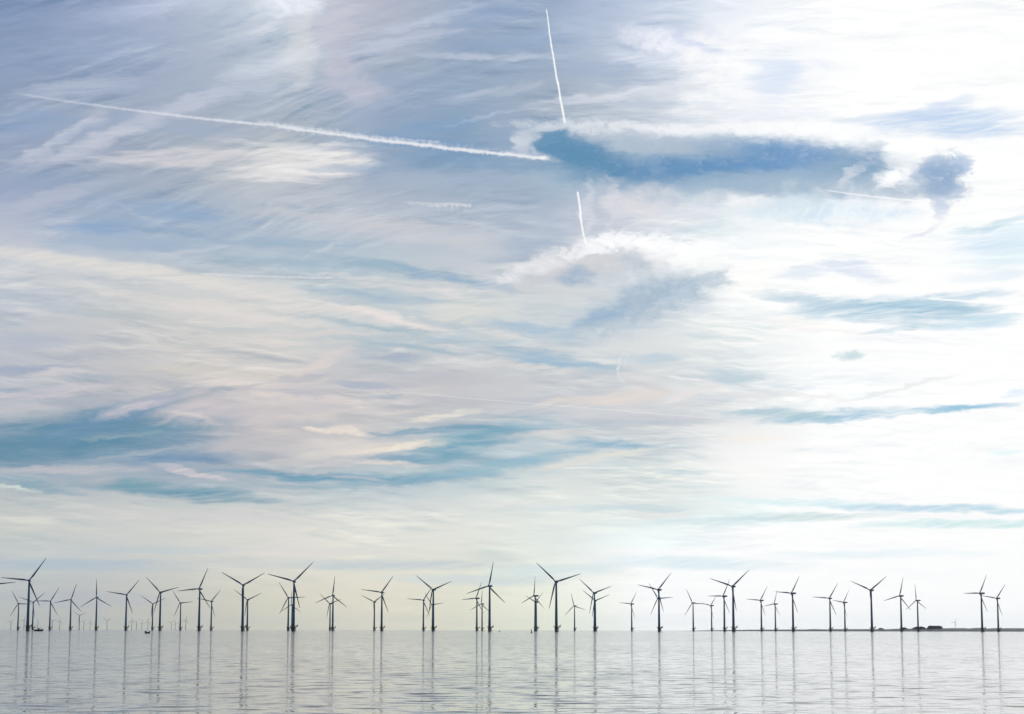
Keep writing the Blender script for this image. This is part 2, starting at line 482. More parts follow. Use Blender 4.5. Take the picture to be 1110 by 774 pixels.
# --- left blue pool
S(30, 400, 65, 4, 3, (160, 172, 198), .6)
S(25, 423, 24, 4, 0, (146, 168, 190), .65)
S(68, 404, 32, 4, 4, (214, 208, 210), .65)
S(95, 411, 30, 3, 6, (168, 180, 193), .5)
S(75, 424, 65, 6, 6, (210, 202, 209), .6, 'B', .8)
S(20, 446, 50, 8, 3, (204, 201, 205), .6)
S(75, 474, 160, 25, 6, (100, 143, 171), .85, 'A', .7)
S(40, 482, 90, 12, 4, (96, 140, 168), .6, 'D', .7)
S(125, 452, 85, 14, 18, (108, 146, 181), .75, 'B', .8)
S(200, 462, 55, 9, 10, (118, 154, 180), .6, 'B', .8)
S(150, 441, 42, 8, 18, (204, 198, 206), .75, 'B', .9)
S(130, 472, 50, 3, 4, (150, 174, 187), .6)
S(228, 446, 55, 12, 8, (206, 199, 203), .75, 'B', .9)
S(212, 452, 28, 4, -16, (222, 212, 210), .6, 'C', .8)
S(225, 426, 50, 4, 14, (164, 172, 184), .6, 'B', .8, bend=.5)
S(185, 428, 40, 3, 10, (160, 170, 186), .5, 'B')
S(190, 497, 60, 7, 3, (110, 145, 182), .7, 'A', .8)
S(185, 486, 90, 3, 9, (170, 183, 192), .7, 'B', .5)
S(265, 483, 40, 9, 5, (198, 194, 197), .6)
S(70, 509, 100, 6, 2, (198, 196, 201), .65)
S(28, 525, 55, 6, -9, (124, 162, 184), .75, 'C', .8)
S(12, 529, 30, 1.8, -9, (218, 228, 218), .7, 'C', .4)
S(195, 533, 95, 9, -4, (112, 155, 180), .85, 'A', .7)
S(140, 525, 35, 7, -3, (120, 162, 178), .6)
S(212, 514, 48, 3, -12, (216, 206, 211), .7, 'C', .7)
S(260, 525, 30, 4, 6, (160, 180, 190), .5)
S(110, 520, 20, 6, 0, (196, 192, 196), .4)
S(320, 516, 70, 5, -3, (108, 157, 185), .75, 'A', .8)
S(410, 520, 85, 7, 1, (118, 163, 191), .7, 'A', .8)
S(345, 527, 60, 4, 0, (150, 180, 198), .5)
S(385, 519, 30, 2, -5, (206, 202, 208), .55)
S(520, 508, 60, 7, 6, (146, 184, 203), .6)
S(510, 478, 85, 13, 12, (114, 164, 190), .8, 'A', .9)
S(450, 470, 65, 4, 5, (124, 162, 190), .7)
S(425, 495, 32, 4, 0, (126, 160, 190), .65)
S(350, 458, 60, 4, -2, (170, 184, 192), .45)
S(430, 485, 60, 5, 6, (240, 230, 214), .85, 'A', .8)
S(372, 468, 36, 4, -8, (240, 229, 216), .8, 'C', .8)
S(365, 486, 50, 10, 6, (226, 218, 211), .65)
S(340, 503, 60, 5, 0, (214, 208, 205), .5)
S(420, 502, 45, 3, -2, (230, 220, 211), .65)
S(478, 451, 38, 4, 10, (238, 231, 218), .7, 'B', .9)
S(400, 446, 60, 3, 0, (216, 208, 208), .5)
S(330, 450, 40, 3, 3, (218, 210, 206), .5)
S(590, 496, 75, 7, 9, (150, 186, 208), .7, 'A', .9)
S(665, 482, 65, 5, -2, (142, 181, 208), .75, 'A', .8)
S(580, 460, 45, 6, -3, (164, 192, 210), .6)
S(600, 471, 60, 4, 3, (224, 218, 214), .6)
S(640, 499, 60, 5, 10, (230, 227, 216), .65, 'B', .8)
S(680, 505, 50, 3, 0, (200, 216, 220), .5)
S(745, 513, 24, 3, 0, (188, 212, 226), .6)
# --- right
S(975, 338, 110, 15, -4, (158, 197, 221), .85, 'A', .8)
S(1030, 325, 60, 8, 6, (172, 206, 230), .6, 'A', .7)
S(870, 326, 60, 6, -10, (192, 213, 227), .7)
S(1060, 350, 50, 9, 6, (208, 230, 243), .6)
S(958, 327, 24, 2.5, 0, (240, 247, 252), .7, 'A', .6)
S(880, 355, 50, 6, -8, (246, 243, 240), .6, 'C')
S(965, 357, 35, 3, 8, (188, 214, 230), .5, 'B')
S(912, 451, 75, 7, 3, (156, 196, 222), .85, 'A', .8)
S(1030, 443, 68, 4, 3, (158, 201, 228), .85, 'A', .6)
S(850, 449, 50, 7, 0, (178, 204, 218), .7)
S(960, 436, 20, 3, -10, (255, 255, 255), .5)
S(980, 420, 60, 2.2, 12, (226, 230, 230), .7, 'B', .6)
S(846, 418, 30, 4, -4, (206, 220, 232), .5)
S(880, 430, 45, 3, -8, (238, 234, 232), .6, 'C')
S(920, 383, 14, 6, 0, (186, 213, 223), .65, 'D')
S(1105, 427, 22, 6, 0, (210, 232, 250), .6)
S(1092, 491, 22, 4, 0, (226, 246, 248), .6)
# --- low bands over the horizon
S(870, 545, 90, 5, -2, (212, 240, 245), .7, 'A', .5)
S(880, 560, 110, 5, 0, (202, 222, 224), .7, 'A', .6)
S(1030, 551, 120, 4.5, -2, (188, 218, 237), .8, 'A', .5)
S(1050, 567, 120, 5, 0, (200, 232, 239), .75, 'A', .5)
S(1000, 559, 90, 1.8, -1, (250, 248, 252), .6, 'A', .4)
S(650, 551, 90, 5, 0, (200, 217, 226), .6, 'A', .6)
S(720, 558, 40, 4, 0, (232, 228, 226), .5)
S(780, 566, 60, 6, 0, (206, 226, 230), .6)
S(560, 545, 60, 6, 0, (232, 232, 228), .5)
S(420, 612, 160, 6, 0, (190, 203, 211), .6, 'A', .6)
S(520, 628, 110, 6, 0, (204, 217, 222), .6, 'A', .6)
S(760, 610, 120, 8, -2, (214, 235, 242), .6, 'A', .6)
S(600, 618, 80, 7, 2, (204, 224, 231), .5, 'A', .6)
S(80, 612, 150, 7, 0, (176, 192, 205), .6, 'A', .6)
S(180, 596, 100, 4, 0, (190, 203, 210), .5, 'A', .6)
S(60, 650, 120, 10, 0, (176, 182, 198), .4, 'A', .6)
S(330, 598, 110, 5, -1, (224, 218, 218), .5, 'A', .6)
S(240, 562, 150, 7, -1, (214, 211, 213), .4, 'A', .6)
S(940, 600, 120, 5, 0, (226, 242, 248), .5, 'A', .6)
S(60, 575, 110, 6, 0, (210, 210, 204), .4, 'A', .6)
# --- contrails
trail((14, 100.5), (300, 136), 1.7, 2.4, (230, 232, 240), .2, .8, sag=1.5, wob=.05, fuzz=.8)
trail((290, 135), (598, 172), 2.4, 3.2, (244, 244, 246), .85, .95, sag=0.5, wob=.1, fuzz=.8)
trail((270, 132), (590, 169), 6.0, 5.0, (206, 213, 225), .35, .35, sag=.8, wob=.3, fuzz=1.2)
trail((275, 131), (480, 155), 2.0, 2.0, (222, 226, 234), .5, .3, sag=0.5, wob=.25, fuzz=1.0)
trail((592.4, 9), (597.8, 52), 1.0, 1.4, (255, 255, 255), .9, 1, wob=.05, fuzz=.3)
trail((597.4, 48), (604.9, 92), 1.4, 1.6, (255, 255, 255), 1, 1, wob=.06, fuzz=.3)
trail((604.3, 88), (612.4, 134), 1.6, 2.0, (255, 255, 255), 1, .9, wob=.06, fuzz=.3)
trail((625.6, 207), (629.6, 234), 1.8, 2.0, (255, 255, 255), .9, 1, sag=-.6, wob=.05, fuzz=.3)
trail((629.2, 231), (636, 266), 2.0, 1.6, (255, 255, 255), 1, .7, sag=1.2, wob=.06, fuzz=.4)
trail((894, 206), (1009, 218.5), 1.2, 1.6, (252, 253, 255), .45, 1.0, sag=1.2, wob=.04, fuzz=.3)
trail((1004, 323.5), (1092, 329.5), 1.6, 1.8, (255, 255, 255), .9, 1.0, wob=.03, fuzz=.3)
trail((420, 424), (880, 462), 0.8, 0.8, (232, 230, 232), .35, .75, sag=-1.0, wob=.02, fuzz=.3)
trail((215, 296), (362, 301), 1.6, 1.6, (234, 231, 230), .35, .5, sag=1.0, wob=.08, fuzz=.9)
trail((780, 371.5), (835, 372), 1.1, 1.1, (252, 252, 252), .8, .8, wob=.03, fuzz=.3)
trail((677, 381), (668.5, 401), 2.6, 2.8, (234, 232, 235), .4, .45, sag=1.0, wob=.4, fuzz=1.0)
trail((680, 382), (674, 398), 1.6, 1.6, (230, 230, 233), .4, .4, sag=-1.5, wob=.4, fuzz=1.0)
trail((668.5, 398), (677, 418), 2.6, 1.6, (234, 231, 233), .45, .3, sag=1.0, wob=.4, fuzz=1.0)
trail((608, 507.5), (682, 507), 1.6, 1.4, (240, 240, 238), .7, .6, wob=.1, fuzz=.8)
trail((724, 408), (760, 412), 1.8, 1.8, (242, 240, 240), .6, .8, wob=.1, fuzz=.7)
trail((756, 411), (800, 422), 1.0, .8, (236, 232, 232), .7, .4, wob=.05, fuzz=.5)
trail((436, 220), (512, 222.5), 2.2, 3.0, (222, 225, 230), .3, .55, wob=.3, fuzz=1.3)
for vx, vl in ((474, 7), (482, 6), (489, 7), (495, 10), (503, 6)):
    trail((vx, 220), (vx + 1.5, 222 + vl), 2.0, 1.0, (218, 222, 229), .4, .2, wob=.2, fuzz=1.2)
for vx in (873, 889, 905, 918, 931, 944, 960, 975, 988):
    trail((vx + 3, 222), (vx - 5, 245), 3.4, 2.4, (246, 250, 252), .4, .2, wob=.2, fuzz=.9)


nD2 = k.noise(P0, 7.0, 3, 0.6)
SHARED = {'P0': P0, 'Pf': Pf, 'Pm': Pm, 'wf': w_fin, 'gw': gwarp, 'A': nA, 'B': nB, 'C': nC, 'D': nD, 'F': nF, 'E': nE, 'G': nG, 'M': nM, 'D2': nD2}


def patch(a0, a1, e0, e1, idx):
    """The colour of one patch of sky as a node group."""
    g = bpy.data.node_groups.new('sky_patch', 'ShaderNodeTree')
    for nm in SHARED:
        g.interface.new_socket(nm, in_out='INPUT', socket_type='NodeSocketVector' if nm[0] in 'Pwg' else 'NodeSocketFloat')
    g.interface.new_socket('Color', in_out='OUTPUT', socket_type='NodeSocketColor')
    q = NT(g)
    gi = q.node('NodeGroupInput')
    I = {nm: gi.outputs[nm] for nm in SHARED}
    state = {'col': None}

    def after(v):
        # order the layers one after another (the shader stack is small)
        n = q.node('ShaderNodeVectorMath', operation='MULTIPLY_ADD')
        q.put(n.inputs[0], state['col'])
        n.inputs[1].default_value = (1e-9, 1e-9, 1e-9)
        q.put(n.inputs[2], v)
        return n.outputs['Vector']

    # coarse colours of the cloud deck
    wx, wy, _ = q.sep(I['gw'])
    tpos = q.math('DIVIDE', wy, ELMAX, clamp=True)
    xs = [azel(gx, 340)[0] for gx in GX]
    M = 2.0
    first = max([i for i, x in enumerate(xs) if x <= a0 - M] or [0])
    last = min([i for i, x in enumerate(xs) if x >= a1 + M] or [len(xs) - 1])
    for i in range(first, last + 1):
        stops = [(min(max(azel(GX[i], gy)[1], 0.0), ELMAX - 0.01) / ELMAX, lin(GRID[j][i])) for j, gy in enumerate(GY)]
        r = q.ramp(tpos if state['col'] is None else q.math('MULTIPLY_ADD', state['col'], 1e-9, tpos), stops)
        state['col'] = r if state['col'] is None else q.mix(q.mrange(wx, xs[i - 1], xs[i], interp='LINEAR'), state['col'], r)

    # overall fibres: bluish where thin, creamy where thick
    fib = q.math('ADD', q.math('MULTIPLY', I['A'], 0.55), q.math('MULTIPLY', I['C'], 0.45))
    px_, py_, _ = q.sep(I['P0'])
    wB = q.math('MULTIPLY', q.math('MULTIPLY', q.mrange(py_, 9.0, 12.5), q.mrange(px_, 1.0, -4.0)), .75)
    fib = q.math('ADD', q.math('MULTIPLY', fib, q.math('SUBTRACT', 1.0, wB)), q.math('MULTIPLY', I['B'], wB))
    mulc = q.ramp(fib, [(0.35, FIB[0]), (0.50, FIB[1]), (0.65, FIB[2])], 'LINEAR')
    amt = q.math('MULTIPLY', q.math('MULTIPLY', I['M'], q.mrange(py_, 0.5, 5.0, 0.2, 1.0)), q.mrange(px_, 2.0, 13.0, 1.0, 0.4))
    c = state['col']
    c = q.mix(amt, c, q.mix(1.0, c, mulc, 'MULTIPLY'))
    fine = q.math('ADD', q.math('MULTIPLY', I['F'], .45), q.math('MULTIPLY', I['G'], .55))
    mulf = q.ramp(fine, [(0.34, (0.865, 0.895, 0.92, 1)), (0.66, (1.105, 1.095, 1.075, 1))], 'LINEAR')
    state['col'] = q.mix(q.math('MULTIPLY', amt, .9), c, q.mix(1.0, c, mulf, 'MULTIPLY'))

    for kind, bb, args in ITEMS:
        if bb[1] < a0 or bb[0] > a1 or bb[3] < e0 or bb[2] > e1:
            continue
        if kind == 's':
            a, e, hl, hw, rot, rgb, op, nz, rough, bend, warp = args
            v = q.mapping(after(I['Pf' if warp == 1 else 'Pm' if warp == 2 else 'P0']), loc=(a, e, 0), rot=R_(rot), scale=(hl, hw, 1))
            if bend:
                u, w, _z = q.sep(v)
                u2 = q.math('MULTIPLY', u, u)
                w2 = q.math('MULTIPLY_ADD', u2, bend, w)
                d = q.math('MULTIPLY_ADD', w2, w2, u2)
            else:
                d = q.vmath('DOT_PRODUCT', v, v)
            d = q.math('MULTIPLY_ADD', I[nz], rough * 2.5, q.math('SUBTRACT', d, rough * 1.25))
            f = q.mrange(d, 1.12, -0.25, 0.0, op)
            f = q.math('MULTIPLY', f, q.mrange(I['G' if nz in 'ABCFG' else 'E'], .30, .58, .55, 1.08), clamp=True)
        else:
            a0_, e0_, a1_, e1_, hw0, hw1, rgb, op0, op1, sag, wob, fuzz = args
            ln = math.hypot(a1_ - a0_, e1_ - e0_)
            ang = math.atan2(e1_ - e0_, a1_ - a0_)
            base = q.vmath('ADD', after(I['P0']), q.vmath('MULTIPLY', after(I['wf']), (wob, wob, 0.0)))
            v = q.mapping(base, loc=(a0_, e0_, 0), rot=ang, scale=(ln, 1, 1))
            u, w, _z = q.sep(v)
            if sag:
                w = q.math('ADD', w, q.math('MULTIPLY', q.math('MULTIPLY', u, q.math('SUBTRACT', 1.0, u)), 4 * sag / 36.65))
            hwv = q.mrange(u, 0, 1, hw0 / 36.65, hw1 / 36.65, 'LINEAR')
            dd = q.math('DIVIDE', q.math('ABSOLUTE', w), hwv)
            dd = q.math('MULTIPLY_ADD', I['D2'], fuzz * 2, q.math('SUBTRACT', dd, fuzz))
            f = q.mrange(dd, 1.0, 0.1)
            ends = q.math('MULTIPLY', q.mrange(u, 0.0, 0.06), q.mrange(u, 1.0, 0.97))
            f = q.math('MULTIPLY', f, q.math('MULTIPLY', ends, q.mrange(u, 0, 1, op0, op1, 'LINEAR')))
        state['col'] = q.mix(f, state['col'], lin(rgb))
    go = q.node('NodeGroupOutput')
    q.l.new(state['col'], go.inputs['Color'])
    n = k.node('ShaderNodeGroup')
    n.node_tree = g
    for nm, sk in SHARED.items():
        k.l.new(sk, n.inputs[nm])
    bg = k.node('ShaderNodeBackground')
    k.l.new(n.outputs[0], bg.inputs['Color'])
    return bg.outputs[0]


FIB = ((0.70, 0.78, 0.845, 1), (0.98, 0.985, 0.985, 1), (1.27, 1.22, 1.15, 1))
AZC = [-90, -12, -8.5, -5, -1.5, 2, 5.5, 9, 12.5, 90]
ELC = [0, 2.2, 4.4, 6.6, 8.8, 11, 13.2, 15.4, 90]


def build(i0, i1, j0, j1):
    if i1 - i0 == 1 and j1 - j0 == 1:
        return patch(AZC[i0], AZC[i1], ELC[j0], ELC[j1], (i0, j0))
    if i1 - i0 >= j1 - j0:
        m = (i0 + i1) // 2
        f = k.math('GREATER_THAN', az, AZC[m])
        x, y = build(i0, m, j0, j1), build(m, i1, j0, j1)
    else:
        m = (j0 + j1) // 2
        f = k.math('GREATER_THAN', el, ELC[m])
        x, y = build(i0, i1, j0, m), build(i0, i1, m, j1)
    n = k.node('ShaderNodeMixShader')
    k.l.new(f, n.inputs[0])
    k.l.new(x, n.inputs[1])
    k.l.new(y, n.inputs[2])
    return n.outputs[0]


near_sky = build(0, len(AZC) - 1, 0, len(ELC) - 1)

# the sun itself is just outside the frame, behind bright thin cloud
sd = k.vmath('DOT_PRODUCT', dvec, tuple(sun_dir))
glow = k.math('POWER', k.math('MAXIMUM', sd, 0.0), 420.0)
bgG = k.node('ShaderNodeBackground')
bgG.inputs['Color'].default_value = (1.0, 0.97, 0.91, 1)
k.l.new(k.math('MULTIPLY', glow, 3.2), bgG.inputs['Strength'])

# away from this part of the sky: broken cloud over clear blue
az_abs = k.math('ABSOLUTE', az)
inside = k.math('MULTIPLY', k.mrange(az_abs, 24, 55, 1, 0), k.mrange(el, 21, 42, 1, 0))
pl = k.vmath('DIVIDE', dvec, k.comb(k.math('ADD', k.math('ABSOLUTE', dz_), .15), k.math('ADD', k.math('ABSOLUTE', dz_), .15), 1.0))
cl = k.mrange(k.noise(k.mapping(pl, scale=(1.8, .7, 1)), 1.6, 7, .6), .42, .72, 0, .75)
sky = k.node('ShaderNodeTexSky', sky_type='NISHITA')
sky.sun_disc = False
sky.sun_elevation = R_(SUN_EL)
sky.sun_rotation = R_(SUN_AZ)
sky.air_density = 1.0
sky.dust_density = 1.0
bgA = k.node('ShaderNodeBackground')
k.l.new(sky.outputs[0], bgA.inputs['Color'])
bgA.inputs['Strength'].default_value = 0.05
bgC = k.node('ShaderNodeBackground')
bgC.inputs['Color'].default_value = (0.20, 0.25, 0.33, 1)


def mixsh(f, x, y):
    n = k.node('ShaderNodeMixShader')
    k.l.new(f, n.inputs[0])
    k.l.new(x, n.inputs[1])
    k.l.new(y, n.inputs[2])
    return n.outputs[0]


far_sky = mixsh(cl, bgA.outputs[0], bgC.outputs[0])
ms = mixsh(inside, far_sky, near_sky)
ad = k.node('ShaderNodeAddShader')
k.l.new(ms, ad.inputs[0])
k.l.new(bgG.outputs[0], ad.inputs[1])
wo = k.node('ShaderNodeOutputWorld')
k.l.new(ad.outputs[0], wo.inputs['Surface'])
W.cycles.sampling_method = 'MANUAL'
W.cycles.sample_map_resolution = 512

sl = bpy.data.lights.new('sun', 'SUN')
sl.energy = 2.0
sl.angle = R_(3.0)
sl.color = (1.0, 0.95, 0.88)
so = bpy.data.objects.new('sun', sl)
C.objects.link(so)
so.rotation_euler = (-sun_dir).to_track_quat('-Z', 'Y').to_euler()


# ------------------------------------------------------------------ materials
def new_mat(name):
    m = bpy.data.materials.new(name)
    m.use_nodes = True
    m.node_tree.nodes.clear()
    q = NT(m.node_tree)
    out = q.node('ShaderNodeOutputMaterial')
    return m, q, out


def paint(name, rgb, rough=0.5, var=0.12, scale=0.4, stain=None):
    m, q, out = new_mat(name)
    tcx = q.node('ShaderNodeTexCoord').outputs['Object']
    n = q.noise(q.mapping(tcx, scale=(1, 1, 4)), scale, 5, .6)
    a = tuple(c * (1 - var) for c in rgb) + (1,)
    b = tuple(min(1, c * (1 + var)) for c in rgb) + (1,)
    c = q.mix(q.mrange(n, .35, .65), a, b)
    if stain:
        s = q.mrange(q.noise(tcx, scale * 3, 5, .65), .55, .7)
        c = q.mix(q.math('MULTIPLY', s, .6), c, tuple(stain) + (1,))
    p = q.node('ShaderNodeBsdfPrincipled')
    q.l.new(c, p.inputs['Base Color'])
    p.inputs['Roughness'].default_value = rough
    q.l.new(p.outputs[0], out.inputs['Surface'])
    return m


M_tower = paint('tower_silhouette', (0.035, 0.165, 0.32), 0.6)  # dark blue of the backlit silhouette put into the base colour
M_blade = paint('blade_silhouette', (0.035, 0.155, 0.30), 0.55)  # blades carry the same backlit shade in their colour
M_found = paint('foundation_steel', (0.06, 0.065, 0.07), 0.7, stain=(0.03, 0.035, 0.025))
M_plat = paint('platform_steel', (0.05, 0.055, 0.06), 0.7)
M_hull = paint('hull_paint', (0.015, 0.017, 0.022), 0.5)
M_cabin = paint('cabin_paint', (0.12, 0.12, 0.13), 0.5)
M_glass = paint('dark_glass', (0.02, 0.025, 0.03), 0.15)
M_red = paint('buoy_paint', (0.05, 0.03, 0.025), 0.5)
M_cloth = paint('dark_jacket', (0.02, 0.02, 0.025), 0.8)


def water_mat():
    m, q, out = new_mat('sea_water')
    pos = q.node('ShaderNodeNewGeometry').outputs['Position']
    patch = q.noise(q.mapping(pos, rot=R_(8), scale=(30, 90, 1)), 1.0, 4, .6)
    amp = q.mrange(patch, .36, .62, .75, 1.3)
    half = (0.5, 0.5, 0.5)
    # wave slopes: swell, wind ripples and sparse steeper wavelets, given directly as slopes
    c0 = q.vmath('SUBTRACT', q.noise(q.mapping(pos, rot=R_(3), scale=(14, 6, 1)), 1.0, 2, .5, out='Color'), half)
    n1 = q.node('ShaderNodeTexNoise')
    q.put(n1.inputs['Vector'], q.mapping(pos, rot=R_(5), scale=(1.9, 1.05, 1)))
    n1.inputs['Scale'].default_value = 1.0
    n1.inputs['Detail'].default_value = 3
    c1 = q.vmath('SUBTRACT', n1.outputs['Color'], half)
    c2 = q.vmath('SUBTRACT', q.noise(q.mapping(pos, rot=R_(-12), scale=(.7, .4, 1)), 1.0, 3, .55, out='Color'), half)
    lets = q.mrange(n1.outputs['Fac'], .535, .74)
    sl_ = q.vmath('ADD', q.vmath('SCALE', c0, scale=.05), q.vmath('ADD', q.vmath('SCALE', c1, scale=.11), q.vmath('SCALE', c2, scale=.28)))
    sx, sy, _z = q.sep(sl_)
    sy = q.math('ADD', sy, q.math('MULTIPLY', lets, -.30))
    nx = q.math('MULTIPLY', sx, amp)
    ny = q.math('MULTIPLY', sy, amp)
    nrm = q.vmath('NORMALIZE', q.comb(nx, ny, 1.0))
    p = q.node('ShaderNodeBsdfPrincipled')
    p.inputs['Base Color'].default_value = (0.32, 0.30, 0.25, 1)
    p.inputs['Roughness'].default_value = 0.05
    p.inputs['IOR'].default_value = 1.40
    q.l.new(nrm, p.inputs['Normal'])
    q.l.new(p.outputs[0], out.inputs['Surface'])
    return m


def land_mat():
    m, q, out = new_mat('shore_land')
    pos = q.node('ShaderNodeNewGeometry').outputs['Position']
    n = q.noise(pos, .03, 6, .6)
    c = q.ramp(n, [(.35, (.008, .04, .075, 1)), (.6, (.018, .06, .10, 1))], 'LINEAR')  # blue of the distant haze mixed into the land colour
    p = q.node('ShaderNodeBsdfPrincipled')
    q.l.new(c, p.inputs['Base Color'])
    p.inputs['Roughness'].default_value = .9
    q.l.new(p.outputs[0], out.inputs['Surface'])
    return m


def leaf_mat():
    m, q, out = new_mat('far_foliage')
    pos = q.node('ShaderNodeNewGeometry').outputs['Position']
    n = q.noise(pos, .25, 4, .6)
    c = q.ramp(n, [(.35, (.008, .036, .065, 1)), (.65, (.016, .055, .09, 1))], 'LINEAR')  # leaf colour holds the blue of aerial haze as well
    p = q.node('ShaderNodeBsdfPrincipled')
    q.l.new(c, p.inputs['Base Color'])
    p.inputs['Roughness'].default_value = .8
    q.l.new(p.outputs[0], out.inputs['Surface'])
    return m


# ------------------------------------------------------------------ mesh helpers
def mesh_obj(name, bm, mat, parent=None, smooth=False):
    me = bpy.data.meshes.new(name)
    bmesh.ops.recalc_face_normals(bm, faces=bm.faces[:])
    bm.to_mesh(me)
    bm.free()
    me.materials.append(mat)
    if smooth:
        for p in me.polygons:
            p.use_smooth = True
    o = bpy.data.objects.new(name, me)
    C.objects.link(o)
    if parent is not None:
        o.parent = parent
    return o


def loft(bm, rings, cap=True):
    vs = [[bm.verts.new(p) for p in r] for r in rings]
    n = len(rings[0])
    for a, b in zip(vs, vs[1:]):
        for i in range(n):
            bm.faces.new((a[i], a[(i + 1) % n], b[(i + 1) % n], b[i]))
    if cap:
        bm.faces.new(vs[0])
        bm.faces.new(vs[-1])
    return vs


def circle(r, z, n=20, cx=0, cy=0):
    return [Vector((cx + r * math.cos(2 * math.pi * i / n), cy + r * math.sin(2 * math.pi * i / n), z)) for i in range(n)]


def lathe(bm, prof, n=20, cx=0, cy=0):
    loft(bm, [circle(r, z, n, cx, cy) for r, z in prof])


def tube(bm, a, b, r, n=8, r2=None):
    a, b = Vector(a), Vector(b)
    d = (b - a).normalized()
    s = d.cross(Vector((0, 0, 1)))
    if s.length < 1e-4:
        s = Vector((1, 0, 0))
    s.normalize()
    t = d.cross(s)
    r2 = r if r2 is None else r2
    ra = [a + (s * math.cos(2 * math.pi * i / n) + t * math.sin(2 * math.pi * i / n)) * r for i in range(n)]
    rb = [b + (s * math.cos(2 * math.pi * i / n) + t * math.sin(2 * math.pi * i / n)) * r2 for i in range(n)]
    loft(bm, [ra, rb])


def box(bm, x0, x1, y0, y1, z0, z1, bev=0.0):
    r = bmesh.ops.create_cube(bm, size=1.0)
    for v in r['verts']:
        v.co = Vector(((x0 + x1) / 2 + v.co.x * (x1 - x0), (y0 + y1) / 2 + v.co.y * (y1 - y0), (z0 + z1) / 2 + v.co.z * (z1 - z0)))
    if bev:
        es = list({e for v in r['verts'] for e in v.link_edges})
        bmesh.ops.bevel(bm, geom=es, offset=bev, segments=2, affect='EDGES')


def empty(name, loc, rz=0.0):
    o = bpy.data.objects.new(name, None)
    C.objects.link(o)
    o.location = loc
    o.rotation_euler = (0, 0, rz)
    o.empty_display_size = 2
    return o


def tag(o, label=None, cat=None, group=None, kind=None):
    for a, b in (('label', label), ('category', cat), ('group', group), ('kind', kind)):
        if b:
            o[a] = b
    return o


# ------------------------------------------------------------------ sea
bm = bmesh.new()
FAR = 21000.0
v = [bm.verts.new(p) for p in ((-FAR, -300, 0), (FAR, -300, 0), (FAR, FAR, 0), (-FAR, FAR, 0))]
bm.faces.new(v)
tag(mesh_obj('water', bm, water_mat()), kind='structure')

# ------------------------------------------------------------------ wind turbines
HUB, RAD = 68.0, 37.8


